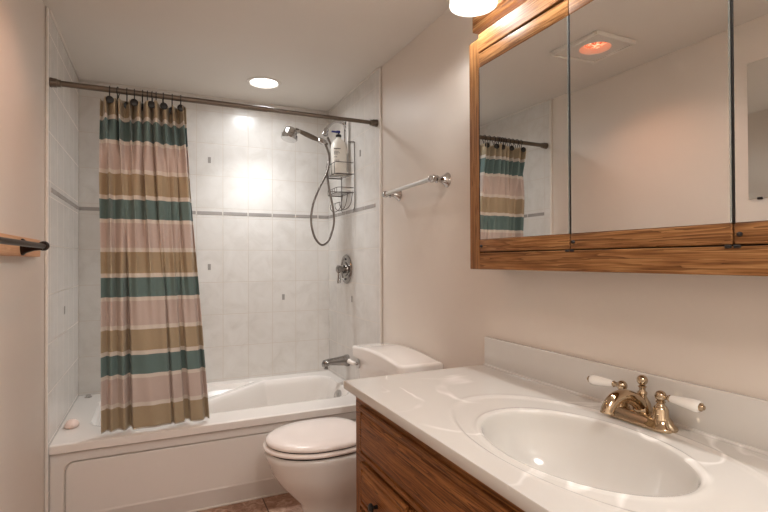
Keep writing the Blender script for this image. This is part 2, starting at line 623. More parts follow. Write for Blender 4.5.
def apron_y(x, z):
    base = Y0 + .016
    px = sd_rbox(x, z, .434, .20, .796, .133, .045)           # panel starts at x=-.33, top z=.333
    base += .007 * sstep(.001, .005, -px) + .012 * math.exp(-((px + .004) / .0028) ** 2)
    if z < .097:
        base = Y0 + .022 + (.097 - z) * .20
    return base


zs = sorted(set([.0, .05, .090, .0965, .0975, .104, .110] + [.110 + k * .02 for k in range(1, 9)] + [.28 + k * .0022 for k in range(28)] + [.345, .36, .375]))
xs = sorted(set([X0 + (X1 - X0) * k / 60 for k in range(61)] + [-.370 + k * .0025 for k in range(34)]))
g = [[bm.verts.new((x, apron_y(x, z), z)) for z in zs] for x in xs]
for i in range(len(xs) - 1):
    for j in range(len(zs) - 1):
        bm.faces.new((g[i][j], g[i + 1][j], g[i + 1][j + 1], g[i][j + 1]))
obj('apron', bm, M['tub'], bathtub, smooth=True, auto=60)
bm = B(); tube(bm, [(X0 + .003, 2.497, .004), (X1 - .003, 2.497, .004)], .006, 8)
struct('baseboard_tub', bm, M['trimw'], smooth=True)
oy, oz = 2.86, .350
lo, hi_ = .80, 1.03
for _ in range(40):
    md = (lo + hi_) / 2
    lo, hi_ = (md, hi_) if tub_z(md, oy) < oz else (lo, md)
gx = (tub_z(lo + .003, oy) - tub_z(lo - .003, oy)) / .006
gy = (tub_z(lo, oy + .003) - tub_z(lo, oy - .003)) / .006
nrm_ = Vector((-gx, -gy, 1)).normalized()
bm = B()
lathe(bm, [(.0, .022), (.032, .020), (.043, .010), (.043, -.012)], (lo, oy, oz), nrm_, 28)
obj('overflow_plate', bm, M['chrome'], bathtub, smooth=True, auto=40)['label'] = 'round chrome overflow plate'
bm = B(); lathe(bm, [(.0, .006), (.028, .006), (.032, .001), (.032, -.002)], (.90, 2.92, .083), (0, 0, 1), 28)
obj('drain', bm, M['chrome'], bathtub, smooth=True, auto=40)['label'] = 'chrome drain'
bm = B(); lathe(bm, [(.020, 0), (.020, .004), (.012, .006), (.012, .016), (.0, .018)], (-.355, 3.245, ZR - .001), (0, 0, 1), 20)
obj('air_control', bm, M['chrome'], bathtub, smooth=True, auto=40)['label'] = 'small chrome knob in the back corner of the rim'
# soap
bm = B()
rg = []
for h, s in ((0, .8), (.006, 1), (.016, .97), (.026, .78), (.032, .45), (.034, .12)):
    rg.append([(-.362 + .030 * s * cos(a) * (1 + .06 * cos(5 * a)), 2.70 + .042 * s * sin(a) * (1 + .05 * cos(5 * a)), ZR + h) for a in [2 * pi * k / 30 for k in range(30)]])
loft(bm, rg)
tag(obj('soap_bar', bm, M['soap'], smooth=True), 'small domed pale soap bar on the left end of the bathtub rim', 'soap')

# ------------------------------------------------------------------ curtain rod, rings, curtain
rod = thing('curtain_rod', 'dull metal shower curtain rod spanning wall to wall above the tub', 'curtain rod', (.345, 2.456, 1.945))
RY, RZ = 2.456, 1.946
bm = B(); tube(bm, [(XLT + .02, RY, RZ), (.50, RY, RZ)], .0125, 20); obj('outer_tube', bm, M['pewter'], rod, smooth=True, auto=40)
bm = B(); tube(bm, [(.49, RY, RZ), (XRT - .02, RY, RZ)], .0105, 20); obj('inner_tube', bm, M['pewter'], rod, smooth=True, auto=40)
for x, s in ((XLT, 1), (XRT, -1)):
    bm = B(); lathe(bm, [(.020, .0), (.021, .004), (.019, .012), (.019, .024), (.016, .028), (.016, .040), (.0125, .042)], (x, RY, RZ), (s, 0, 0), 24)
    obj('end_cap', bm, M['pewter'], rod, smooth=True, auto=35)


def lerp_tab(tab, s):
    for (a, va), (b, vb) in zip(tab, tab[1:]):
        if s <= b:
            q = (s - a) / (b - a) if b > a else 0
            q = q * q * (3 - 2 * q)
            return va + (vb - va) * q
    return tab[-1][1]


ringx = [-.190, -.157, -.122, -.092, -.060, -.040, -.020, -.004, .025, .063, .100]
CW0, CW1 = -.226, .128


def top_prof(s):          # pinch folds, forward at the hooks
    x = CW0 + (CW1 - CW0) * s
    d = sorted(abs(x - r_) for r_ in ringx)[0]
    return .032 * sin(2 * pi * 10.5 * s + 1.0 + 1.4 * sin(5 * s)) + .012 * sin(2 * pi * 17 * s)


BOT = [(0, -.030), (.05, .028), (.09, -.018), (.145, .020), (.20, -.030), (.255, .062), (.285, -.028), (.45, -.034), (.62, -.022), (.64, .020),
       (.665, -.026), (.745, -.018), (.765, .045), (.80, .040), (.82, -.022), (.93, -.028), (.965, .030), (1, -.01)]


def curtain_pt(s, z):
    T = sstep(1.90, .75, z) if False else 1 - sstep(.9, 1.85, z)
    xl = -.226 + .002 * (1.9 - z) / 1.5
    xr = CW1 + .012 * sstep(1.9, 1.7, z) * 0 + .105 * (max(0, 1.905 - z) / 1.5) ** 1.15
    yb = 2.462 + .045 * ((1.905 - z) / 1.5)
    low = lerp_tab(BOT, s) * .62 + .004 * sin(31 * s + 6 * z)
    mid = .024 * sin(2 * pi * 7.3 * s + 1.1 + .8 * sin(3 * z)) + .01 * sin(2 * pi * 13 * s + 2 * z)
    tp = top_prof(s)
    wt = sstep(1.55, 1.9, z); wlow = 1 - sstep(.75, 1.6, z)
    wm = max(0, 1 - wt - wlow)
    y = tp * wt + low * (wlow + .45 * wm) + mid * wm * .8
    x = xl + (xr - xl) * s + .006 * sin(2 * pi * 8 * s + 3 * z) * (wm + wt)
    return Vector((x, yb + y, z))


bm = B()
NS, NZ = 240, 90
ZT, ZB = 1.915, .430
rows = []
for j in range(NZ + 1):
    row = []
    for i in range(NS + 1):
        s = i / NS
        z = ZT + (ZB - ZT) * j / NZ
        p = curtain_pt(s, z)
        sag = .012 * abs(sin(pi * 11 * s + .3)) * max(0, 1 - j / 5)
        p.z -= sag
        row.append(bm.verts.new(p))
    rows.append(row)
for j in range(NZ):
    for i in range(NS):
        bm.faces.new((rows[j][i], rows[j][i + 1], rows[j + 1][i + 1], rows[j + 1][i]))
cur = obj('shower_curtain', bm, M['curtain'], smooth=True)
sm = cur.modifiers.new('thick', 'SOLIDIFY'); sm.thickness = .0012
tag(cur, 'shower curtain striped in teal, tan, white and pinkish grey, drawn to the left', 'shower curtain')
# hooks: a black ring with a round button
GR = 'curtain hooks along the rod'
where = ['leftmost of the row', 'second from the left', 'third from the left', 'fourth from the left', 'fifth from the left', 'sixth from the left, mid row',
         'fifth from the right', 'fourth from the right', 'third from the right', 'second from the right', 'rightmost of the row']
proto = None
for i, x in enumerate(ringx):
    if proto is None:
        h = thing('curtain_hook', '', 'curtain hook', (x, RY, RZ), GR)
        pts = [(x, RY + .0185 * sin(a), RZ - .003 + .0185 * cos(a)) for a in [radians(-150 + 300 * k / 20) for k in range(21)]]
        pts = [(x, RY - .006, RZ - .045)] + pts + [(x, RY + .006, RZ - .040)]
        bm = B(); tube(bm, pts, .0022, 8); obj('ring', bm, M['black'], h, smooth=True)
        bm = B(); lathe(bm, [(.0, .006), (.012, .005), (.0165, .002), (.0165, -.002), (.0, -.004)], (x, RY - .030, RZ - .052), (.15, -1, .1), 20)
        obj('button', bm, M['black'], h, smooth=True, auto=40)
        bm = B(); tube(bm, [(x, RY - .006, RZ - .045), (x, RY - .024, RZ - .052)], .0022, 8); obj('stem', bm, M['black'], h, smooth=True)
        proto = h
    else:
        h = proto.copy(); C.objects.link(h); h.location = (x, RY, RZ)
        for ch in proto.children:
            c = ch.copy(); C.objects.link(c); c.parent = h
    h['label'] = 'black curtain hook over the rod, ' + where[i]
    h.rotation_euler = (0, 0, [.1, pi - .2, pi, 0, pi + .1, pi, -.1, pi, .1, pi, 0][i])

# ------------------------------------------------------------------ shower fittings on the right tiled wall
SY = 2.93
sh = thing('hand_shower', 'chrome hand shower on a curved arm with a long looping hose', 'shower head', (XRT, SY, 2.04))
bm = B(); tube(bm, [(XRT, SY, 2.045), (1.075, SY, 2.066), (1.035, SY, 2.072), (1.0, SY, 2.058), (.975, SY, 2.030), (.962, SY, 2.005)], .0105, 14, 6)
obj('arm', bm, M['chrome'], sh, smooth=True, auto=40)
bm = B(); lathe(bm, [(.030, 0), (.030, .004), (.012, .014), (.0095, .016)], (XRT, SY, 2.045), (-1, 0, 0), 24); obj('flange', bm, M['chrome'], sh, smooth=True, auto=40)
bm = B(); lathe(bm, [(.008, -.004), (.015, 0), (.017, .006), (.017, .022), (.020, .026), (.020, .040), (.014, .046), (.008, .050)], (.966, SY, 2.016), (-.35, 0, -.94), 20)
obj('diverter', bm, M['chrome'], sh, smooth=True, auto=35)
hx = Vector((.93, SY, 1.935)); dirh = (Vector((.745, SY, 2.000)) - hx).normalized()
bm = B(); lathe(bm, [(.010, -.030), (.017, -.026), (.019, 0), (.017, .022), (.012, .026)], hx + Vector((.004, 0, 0)), dirh, 20); obj('holder', bm, M['chrome'], sh, smooth=True, auto=35)
L = (Vector((.775, SY, 1.990)) - hx).length
bm = B(); lathe(bm, [(.007, -.045), (.011, -.03), (.012, .02), (.0155, .06), (.0155, .10), (.0120, L - .02), (.011, L + .01)], hx, dirh, 20)
obj('handle', bm, M['pewter'], sh, smooth=True, auto=50)
fd_ = Vector((-.22, -.12, -.97)).normalized(); fc = Vector((.730, SY, 1.945))
bm = B(); lathe(bm, [(.0, -.058), (.020, -.057), (.034, -.048), (.041, -.030), (.044, -.010), (.050, -.005), (.051, .014), (.046, .020), (.040, .021), (.0, .022)], fc, fd_, 32)
tube(bm, [Vector(hx) + dirh * (L - .02), fc + Vector((.02, 0, .030))], .0135, 14)
obj('spray_head', bm, M['chrome'], sh, smooth=True, auto=40)
hose = [(.955, SY - .01, 1.915), (.972, SY - .02, 1.86), (.972, SY - .03, 1.80), (.945, SY - .05, 1.72), (.890, SY - .07, 1.62), (.850, SY - .085, 1.52), (.838, SY - .09, 1.42),
        (.860, SY - .09, 1.33), (.905, SY - .085, 1.285), (.955, SY - .07, 1.315), (.992, SY - .055, 1.41), (.992, SY - .05, 1.50), (.975, SY - .04, 1.60),
        (.962, SY - .03, 1.70), (.966, SY - .012, 1.78), (.992, SY + .005, 1.86), (.994, SY + .005, 1.92), (.972, SY, 1.965)]
bm = B(); tube(bm, hose, .0066, 12, 8); obj('hose', bm, M['hose'], sh, smooth=True, auto=60)['label'] = 'flexible grey metal hose hanging in a long loop'

vy, vz = 2.935, 1.135
vv = thing('shower_valve', 'round chrome shower valve with lever handle on the right tiled wall', 'shower valve', (XRT, vy, vz))
bm = B(); lathe(bm, [(.092, 0), (.094, .003), (.090, .010), (.075, .012), (.072, .008), (.045, .009), (.043, .016), (.0, .018)], (XRT, vy, vz), (-1, 0, 0), 40); obj('escutcheon', bm, M['valve'], vv, smooth=True, auto=30)
bm = B(); lathe(bm, [(.028, .012), (.028, .03), (.021, .036), (.021, .044), (.025, .047), (.025, .062), (.016, .069), (.0, .071)], (XRT, vy, vz), (-1, 0, 0), 24); obj('hub', bm, M['valve'], vv, smooth=True, auto=30)
bm = B(); tube(bm, [(XRT - .054, vy - .004, vz - .015), (XRT - .056, vy - .01, vz - .05), (XRT - .060, vy - .016, vz - .088)], lambda s: .0075 + .004 * s, 12, 4); obj('lever', bm, M['valve'], vv, smooth=True, auto=50)
bm = B()
for dz in (-.063, .063):
    bm = B(); lathe(bm, [(.006, .008), (.006, .013), (.0, .014)], (XRT, vy, vz + dz), (-1, 0, 0), 12)
    obj('screw', bm, M['dark'], vv, smooth=True, auto=40)

PY = 2.915
sp_ = thing('tub_spout', 'dark chrome tub spout on the right tiled wall above the rim', 'spout', (XRT, PY, .55))
bm = B()
rgs = []
for x, hw, zt, zb_ in ((XRT, .033, .594, .520), (1.088, .033, .594, .520), (1.068, .029, .588, .528), (1.02, .025, .582, .533), (.97, .023, .577, .537), (.952, .023, .575, .526), (.936, .020, .570, .524), (.929, .011, .558, .532)):
    cz, hh = (zt + zb_) / 2, (zt - zb_) / 2
    rgs.append([(x, PY + hw * sgnpow(cos(a), .8), cz + hh * sgnpow(sin(a), .8)) for a in [2 * pi * k / 24 for k in range(24)]])
loft(bm, rgs); obj('body', bm, M['valve'], sp_, smooth=True, auto=50)
bm = B(); lathe(bm, [(.014, .0), (.014, .016), (.010, .016)], (.952, PY, .532), (0, 0, -1), 16); obj('nozzle', bm, M['valve'], sp_, smooth=True, auto=40)

# wire caddy hanging on the shower arm
W = .0021
cd = thing('shower_caddy', 'wire shower caddy hanging from the shower arm', 'caddy', (1.09, 2.86, 1.5))
bm = B()
cx_ = XRT - .008
fr = [(cx_, 2.925, 2.075), (cx_, 2.905, 2.06), (cx_, 2.89, 2.00), (cx_, 2.885, 1.94), (cx_, 2.80, 1.92), (cx_, 2.775, 1.89), (cx_, 2.772, 1.70), (cx_, 2.772, 1.53), (cx_, 2.80, 1.50)]
tube(bm, fr, W * 1.3, 8, 6)
fr = [(cx_, 2.925, 2.075), (cx_, 2.945, 2.06), (cx_, 2.950, 2.00), (cx_, 2.953, 1.94), (cx_, 2.99, 1.92), (cx_, 3.005, 1.89), (cx_, 3.008, 1.70), (cx_, 3.008, 1.53), (cx_, 2.985, 1.50)]
tube(bm, fr, W * 1.3, 8, 6)
obj('frame', bm, M['wire'], cd, smooth=True)
bm = B()   # flat white hanger strap
box(bm, XRT - .020, XRT - .015, 2.862, 2.884, 1.86, 2.085, .002, 1)
obj('hanger', bm, M['porc'], cd)['label'] = 'white hanging strap'


def basket(z0, hgt, depth, nb):
    bm = B()
    x0, x1, y0, y1 = XRT - .010 - depth, XRT - .008, 2.790, 2.998

    def loop(z, r=W * 1.1):
        pts = [(x1, y0, z), (x0 + .02, y0, z), (x0 + .006, y0 + .006, z), (x0, y0 + .02, z), (x0, y1 - .02, z), (x0 + .006, y1 - .006, z), (x0 + .02, y1, z), (x1, y1, z)]
        tube(bm, pts, r, 8)
    loop(z0, W * 1.3)
    if hgt:
        loop(z0 + hgt)
    for k in range(nb):
        y = y0 + (y1 - y0) * (k + .5) / nb
        pts = [(x1, y, z0)] + ([(x0, y, z0), (x0, y, z0 + hgt)] if hgt else [(x0, y, z0)])
        for a, b in zip(pts, pts[1:]):
            tube(bm, [a, b], W * .8, 6)
    return bm


obj('basket', basket(1.718, .070, .112, 4), M['wire'], cd, smooth=True)
obj('basket', basket(1.605, .030, .100, 5), M['wire'], cd, smooth=True)
bm = B()
for y in (2.80, 2.89, 2.98):
    tube(bm, [(cx_, y, 1.62), (cx_ - .02, y, 1.53), (cx_ - .06, y, 1.50), (cx_ - .085, y, 1.52), (cx_ - .085, y, 1.545)], W, 8, 5)
tube(bm, [(cx_ - .085, 2.80, 1.545), (cx_ - .085, 2.98, 1.545)], W, 8)
obj('lower_hooks', bm, M['wire'], cd, smooth=True)

bx, by = 1.036, 2.905
bt = thing('pump_bottle', 'large white pump bottle with blue nozzle in the top basket of the shower caddy', 'bottle', (bx, by, 1.722))
HX, HY = .052, .044
bm = B()
rgs = []
for z, s in ((1.722, .90), (1.727, 1), (1.80, 1), (1.890, .99), (1.918, .90), (1.941, .66), (1.955, .34), (1.966, .26)):
    rgs.append([(bx + HX * s * sgnpow(cos(a), .8), by + HY * s * sgnpow(sin(a), .8), z) for a in [2 * pi * k / 36 for k in range(36)]])
loft(bm, rgs); obj('body', bm, M['bottle'], bt, smooth=True, auto=50)
bm = B(); lathe(bm, [(.017, 0), (.018, .003), (.018, .014), (.012, .018), (.005, .019), (.005, .028)], (bx, by, 1.965), (0, 0, 1), 20); obj('collar', bm, M['black'], bt, smooth=True, auto=35)
bm = B(); box(bm, bx - .016, bx + .010, by - .010, by + .010, 1.990, 2.006, .004, 2); box(bm, bx - .046, bx - .012, by - .006, by + .006, 1.992, 2.003, .003, 2)
obj('pump_nozzle', bm, M['blue'], bt, smooth=True, auto=40)
bm = B()   # print too small to read: rows of short dark strokes on the face towards the room
rnd = random.Random(3)
for z, wd, hh in ((1.884, .036, .0032), (1.866, .026, .0016), (1.858, .030, .0016), (1.850, .022, .0016), (1.832, .018, .0016), (1.812, .03, .0013), (1.805, .026, .0013)):
    x = bx - .040
    end = x + wd
    while x < end:
        l = rnd.uniform(.003, .008)
        ya = [by - HY * (1 - min(1, abs((q - bx) / HX)) ** 2.5) ** .4 for q in (x, x + l)]
        q = [(x, ya[0]), (x + l, ya[1])]
        vs = [bm.verts.new((q[a][0] - .0012 * b, q[a][1] - .0012 * b, z + c * hh)) for b in (0, 1) for a, c in ((0, -1), (1, -1), (1, 1), (0, 1))]
        for f_ in ((0, 1, 2, 3), (4, 5, 6, 7), (0, 1, 5, 4), (1, 2, 6, 5), (2, 3, 7, 6), (3, 0, 4, 7)):
            bm.faces.new([vs[t_] for t_ in f_])
        x += l + .0025
obj('printed_label', bm, M['text'], bt)

# ------------------------------------------------------------------ recessed light, heat lamp, added fill light
dl = thing('recessed_light', 'round white recessed ceiling light glowing above the tub', 'ceiling light', (.576, 2.922, H))
bm = B(); lathe(bm, [(.078, .02), (.080, -.001), (.086, -.006), (.100, -.004), (.102, .0), (.081, .001)], (.576, 2.922, H), (0, 0, 1), 48)
bm.free(); bm = B()
P = [(.079, .05), (.080, -.001), (.086, -.006), (.100, -.004), (.102, -.0005), (.0815, -.0005), (.0812, .05)]
A = [[bm.verts.new((.576 + r_ * cos(2 * pi * k / 48), 2.922 + r_ * sin(2 * pi * k / 48), H + h)) for k in range(48)] for r_, h in P]
for a, b in zip(A, A[1:] + A[:1]):
    for k in range(48):
        bm.faces.new((a[k], a[(k + 1) % 48], b[(k + 1) % 48], b[k]))
obj('trim_ring', bm, M['trimw'], dl, smooth=True, auto=40)
bm = B(); lathe(bm, [(.0, -.002), (.05, .0), (.078, .004), (.078, .012), (.0, .012)], (.576, 2.922, H + .022), (0, 0, 1), 40)
obj('lens', bm, M['down'], dl, smooth=True, auto=40)

hcx, hcy = .005, 1.742
hl = thing('heat_lamp', 'square white ceiling heat lamp with a glowing orange bulb', 'heat lamp', (hcx, hcy, H))
bm = B()
plate_with_hole(bm, hcx - .124, hcx + .124, hcy - .124, hcy + .124, H - .012, H - .0005, (hcx, hcy), .074)
obj('cover_plate', bm, M['trimw'], hl)
bm = B()
for a, b, c_, d_ in ((-.131, .131, -.131, -.119), (-.131, .131, .119, .131), (-.131, -.119, -.119, .119), (.119, .131, -.119, .119)):
    box(bm, hcx + a, hcx + b, hcy + c_, hcy + d_, H - .022, H - .0005, .003, 1)
obj('rim', bm, M['trimw'], hl)
bm = B(); lathe(bm, [(.0, -.018), (.030, -.014), (.052, -.002), (.064, .014), (.060, .040), (.03, .072), (.0, .08)], (hcx, hcy, H + .012), (0, 0, 1), 32)
obj('bulb', bm, M['heat'], hl, smooth=True)['label'] = 'glowing orange infrared bulb'
lamp('heat_lamp_glow', 'SPOT', (hcx, hcy, H - .030), P_HEAT, (1, .42, .20), .012, (0, 0, 0), spot_size=radians(136), spot_blend=.8)

hc_ = thing('added_fill_light', 'added round white fill light, unseen behind the camera by the door', 'ceiling light', (.2, -.45, H))  # fixture added out of view to carry the fill light
bm = B(); lathe(bm, [(.17, 0), (.17, -.012), (.155, -.03), (.10, -.036), (.0, -.037)], (.2, -.45, H), (0, 0, 1), 40); obj('diffuser', bm, M['fillglow'], hc_, smooth=True, auto=40)

# ------------------------------------------------------------------ towel bars
tb = thing('towel_bar', 'satin metal towel bar with flared posts on the right wall past the mirror cabinet', 'towel bar', (XR, 1.98, 1.525))
bm = B(); tube(bm, [(1.035, 1.745, 1.528), (1.035, 2.225, 1.520)], .0095, 16); obj('bar', bm, M['satin'], tb, smooth=True, auto=40)
for y, z in ((1.755, 1.528), (2.205, 1.520)):
    bm = B(); lathe(bm, [(.031, 0), (.031, .003), (.027, .006), (.020, .018), (.013, .030), (.011, .045), (.016, .049), (.016, .052), (.010, .056)], (XR, y, z), (-1, 0, 0), 28)
    lathe(bm, ball(0, .0165), (1.035, y, z), (0, 1, 0), 20)
    s = -1 if y < 2 else 1
    lathe(bm, [(.012, .0), (.015, .010), (.015, .016), (.009, .021), (.009, .024), (.0, .030)], (1.035, y, z), (0, s, 0), 20)
    obj('post', bm, M['chrome'], tb, smooth=True, auto=35)

tb = thing('towel_bar', 'dark bronze towel bar on a wooden board on the left wall', 'towel bar', (XL, 1.75, 1.24))
bm = B(); box(bm, XL, XL + .018, 1.25, 2.237, 1.208, 1.272, .003, 2); obj('backing_board', bm, M['board'], tb)['label'] = 'pale wooden backing board'
bxx = XL + .075
bm = B(); tube(bm, [(bxx, 1.37, 1.242), (bxx, 1.985, 1.242)], .0086, 16)
obj('bar', bm, M['bronze'], tb, smooth=True, auto=40)
for y, s in ((1.40, -1), (1.955, 1)):
    bm = B()
    lathe(bm, [(.028, 0), (.028, .004), (.020, .012), (.012, .034), (.010, .052), (.013, .057)], (XL + .018, y - s * .0, 1.238), (1, 0, 0), 24)
    obj('post', bm, M['bronze'], tb, smooth=True, auto=40)
    bm = B(); lathe(bm, [(.010, .0), (.016, .010), (.0165, .016), (.012, .021), (.015, .026), (.013, .034), (.0, .037)], (bxx, y, 1.243), (0, s, 0), 24)
    obj('finial', bm, M['bronze'], tb, smooth=True, auto=40)

# ------------------------------------------------------------------ wall mirror (left wall)
wm = thing('wall_mirror', 'small frameless mirror on the left wall, seen at the right edge of the cabinet mirror', 'mirror', (XL, 1.05, 1.455))
bm = B(); box(bm, XL + .001, XL + .006, .80, 1.285, 1.455, 2.058); obj('mirror_glass', bm, M['mirror'], wm)
for y in (.90, 1.24):
    for z in ((1.455,) if y > 1 else (1.455, 2.058)):
        bm = B(); box(bm, XL + .0, XL + .009, y - .010, y + .010, z - .005, z + .005, .001, 1); obj('clip', bm, M['dark'], wm)

# ------------------------------------------------------------------ toilet
TY = 2.065
to = thing('toilet', 'white two-piece toilet with closed lid beside the vanity', 'toilet', (.75, TY, 0))


def egg(xf, xb, w, z, n=48, p=.85):
    cx = xf + (xb - xf) * .52
    out = []
    for k in range(n):
        a = 2 * pi * k / n
        c, s = cos(a), sin(a)
        if c < 0:
            x = cx + (cx - xf) * c
            y = w * s
        else:
            x = cx + (xb - cx) * sgnpow(c, .62)
            y = w * sgnpow(s, p)
        out.append((x, TY + y, z))
    return out


bm = B()
sec = [(.555, .93, .100, 0), (.550, .935, .104, .012), (.560, .93, .098, .05), (.575, .92, .092, .10), (.558, .91, .102, .15), (.512, .90, .130, .20), (.468, .89, .158, .25), (.436, .89, .175, .30),
       (.425, .90, .181, .34), (.413, .90, .186, .362), (.409, .90, .188, .380), (.413, .90, .185, .388), (.425, .90, .175, .391)]
loft(bm, [egg(*q) for q in sec]); obj('bowl', bm, M['china'], to, smooth=True, auto=60)
bm = B()
sec = [(.412, .845, .182, .3985), (.404, .852, .190, .402), (.402, .854, .192, .407), (.404, .852, .190, .413), (.412, .845, .184, .416)]
loft(bm, [egg(*q) for q in sec]); obj('seat', bm, M['seat'], to, smooth=True, auto=60)
bm = B()
sec = [(.420, .837, .178, .422), (.414, .843, .183, .424), (.412, .845, .185, .430), (.415, .843, .183, .438), (.430, .833, .171, .444), (.48, .80, .130, .449), (.56, .74, .06, .451)]
loft(bm, [egg(*q) for q in sec]); obj('seat_lid', bm, M['seat'], to, smooth=True, auto=60)
bm = B(); loft(bm, [egg(.421, .83, .173, .390), egg(.421, .83, .173, .400)]); obj('gap_shade_ring', bm, M['dark'], to, smooth=True, auto=60)['label'] = 'dark ring standing in for the shade under the seat'  # shade of the gap under the seat, put in as a dark ring
bm = B(); loft(bm, [egg(.424, .83, .172, .414), egg(.424, .83, .172, .424)]); obj('gap_shade_ring', bm, M['dark'], to, smooth=True, auto=60)['label'] = 'dark ring standing in for the shade under the lid'  # likewise a dark ring for the shade line below the lid
for s in (-1, 1):
    bm = B()
    tube(bm, [(.862, TY + s * .055, .425), (.862, TY + s * .095, .425)], .012, 14)
    box(bm, .850, .874, TY + s * .075 - .014, TY + s * .075 + .014, .394, .424, .004, 2)
    obj('hinge', bm, M['seat'], to, smooth=True, auto=40)
bm = B()
rgs = []
for z, x0, hw in ((.385, .955, .205), (.395, .945, .215), (.50, .93, .235), (.70, .918, .262), (.712, .918, .262)):
    rg = []
    for (sx, sy) in ((1, 1), (0, 1), (0, -1), (1, -1)):
        r_ = .03 if sx == 0 else .008
        cx = (XR - .012 - r_) if sx else x0 + r_
        cy = TY + sy * (hw - r_)
        st = {(1, 1): 0, (0, 1): 90, (0, -1): 180, (1, -1): 270}[(sx, sy)]
        for k in range(7):
            a = radians(st + 15 * k)
            rg.append((cx + r_ * cos(a), cy + r_ * sin(a), z))
    rgs.append(rg)
loft(bm, rgs); obj('tank', bm, M['china'], to, smooth=True, auto=40)
# arched lid
bm = B()
nx_, ny_ = 18, 44
xa, xb_, ya, yb_ = .898, XR - .006, 1.785, 2.348


def lidtop(x, y):
    q = (y - (ya + yb_) / 2) / ((yb_ - ya) / 2)
    e = min(x - xa, xb_ - x, y - ya, yb_ - y)
    r_ = .012
    dn = 0 if e > r_ else r_ - sqrt(max(0, r_ * r_ - (r_ - e) ** 2))
    return .756 + .017 * (cos(q * pi / 2) ** 1.2 if abs(q) < 1 else 0) + .0 - dn


def cornerfix(x, y, r_=.030):
    # pull the grid inside rounded front corners
    cx = xa + r_
    for cy, s in ((ya + r_, -1), (yb_ - r_, 1)):
        if x < cx and (y - cy) * s > 0:
            dx, dy = x - cx, y - cy
            m_ = max(abs(dx), abs(dy)); d_ = sqrt(dx * dx + dy * dy)
            if d_ > 0:
                return cx + dx * m_ / d_, cy + dy * m_ / d_
    return x, y


G = []
for i in range(nx_ + 1):
    col = []
    for j in range(ny_ + 1):
        fx = i / nx_; fy = j / ny_
        fx = .5 - .5 * cos(pi * fx); fy = .5 - .5 * cos(pi * fy)
        x, y = xa + (xb_ - xa) * fx, ya + (yb_ - ya) * fy
        z = lidtop(x, y)
        X, Y = cornerfix(x, y)
        col.append(bm.verts.new((X, Y, z)))
    G.append(col)
for i in range(nx_):
    for j in range(ny_):
        bm.faces.new((G[i][j], G[i + 1][j], G[i + 1][j + 1], G[i][j + 1]))
rim = [G[i][0] for i in range(nx_ + 1)] + [G[nx_][j] for j in range(1, ny_ + 1)] + [G[i][ny_] for i in range(nx_ - 1, -1, -1)] + [G[0][j] for j in range(ny_ - 1, 0, -1)]
low = [bm.verts.new((v_.co.x, v_.co.y, .708)) for v_ in rim]
for k in range(len(rim)):
    j = (k + 1) % len(rim)
    bm.faces.new((rim[k], rim[j], low[j], low[k]))
bm.faces.new(low)
obj('tank_lid', bm, M['china'], to, smooth=True, auto=50)
fy_ = 2.290
lv = obj('flush_lever', lathe(B(), [(.025, 0), (.025, .006), (.010, .010), (.008, .018)], (.921, fy_, .672), (-1, 0, 0), 22), M['chrome'], to, smooth=True, auto=35)
lv['label'] = 'chrome flush lever disc with white handle'
bm = B(); tube(bm, [(.905, fy_, .672), (.896, fy_ + .010, .673), (.891, fy_ + .030, .675), (.888, fy_ + .048, .677)], lambda s: .009 + .004 * s, 12, 5); obj('lever_handle', bm, M['porc'], lv, smooth=True, auto=60)

# ------------------------------------------------------------------ vanity
va = thing('vanity_cabinet', 'dark oak vanity cabinet with routed doors under the marble top', 'cabinet', (.84, .745, 0))
VF, VY0, VY1, VZ = .578, .03, 1.462, .779
bm = B()
box(bm, VF + .02, XR - .002, VY0, VY0 + .018, .0, VZ); box(bm, VF + .02, XR - .002, VY1 - .018, VY1, .0, VZ, .001, 1)
box(bm, VF + .05, VF + .065, VY0 + .018, VY1 - .018, 0, .09)
box(bm, VF + .02, XR - .002, VY0 + .018, VY1 - .018, .09, .108)
box(bm, XR - .012, XR - .002, VY0 + .018, VY1 - .018, .108, VZ)
obj('carcass', bm, M['van_z'], va)
bm = B()
for y0, y1 in ((VY0, VY0 + .032), (VY1 - .032, VY1), (1.063, 1.102), (.722, .765), (.395, .440)):
    bm = B(); box(bm, VF, VF + .02, y0, y1, .09, .700); obj('stile', bm, M['van_z'], va)
for z0, z1 in ((.700, VZ), (.560, .592), (.09, .12)):
    bm = B(); box(bm, VF - .0005, VF + .0195, VY0 + .001, VY1 - .001, z0, z1); obj('rail', bm, M['van_y'], va)


def routed(y0, y1, z0, z1, x0, th=.018):
    """slab front with a thin outer edge, a routed cove and a raised field"""
    prof = [(0, 0), (0, th * .50), (.004, th * .66), (.015, th * .66), (.0165, th * .40), (.020, th * .40), (.026, th * .75), (.036, th * .97), (.039, th)]
    bm = B()
    rings = []
    for ins, h in prof:
        rings.append([(x0 - h, y0 + ins, z0 + ins), (x0 - h, y1 - ins, z0 + ins), (x0 - h, y1 - ins, z1 - ins), (x0 - h, y0 + ins, z1 - ins)])
    loft(bm, rings)
    return bm


pn = obj('false_drawer_front', routed(.095, 1.410, .586, .742, VF - .0008, .017), M['van_y'], va)


def knob(y, z, parent):
    bm = B(); lathe(bm, [(.006, -.004), (.005, .010), (.006, .013), (.0125, .017), (.0125, .022), (.008, .026), (.0, .027)], (VF - .023, y, z), (-1, 0, 0), 20)
    obj('knob', bm, M['black'], parent, smooth=True, auto=40)['label'] = 'small dark round knob'


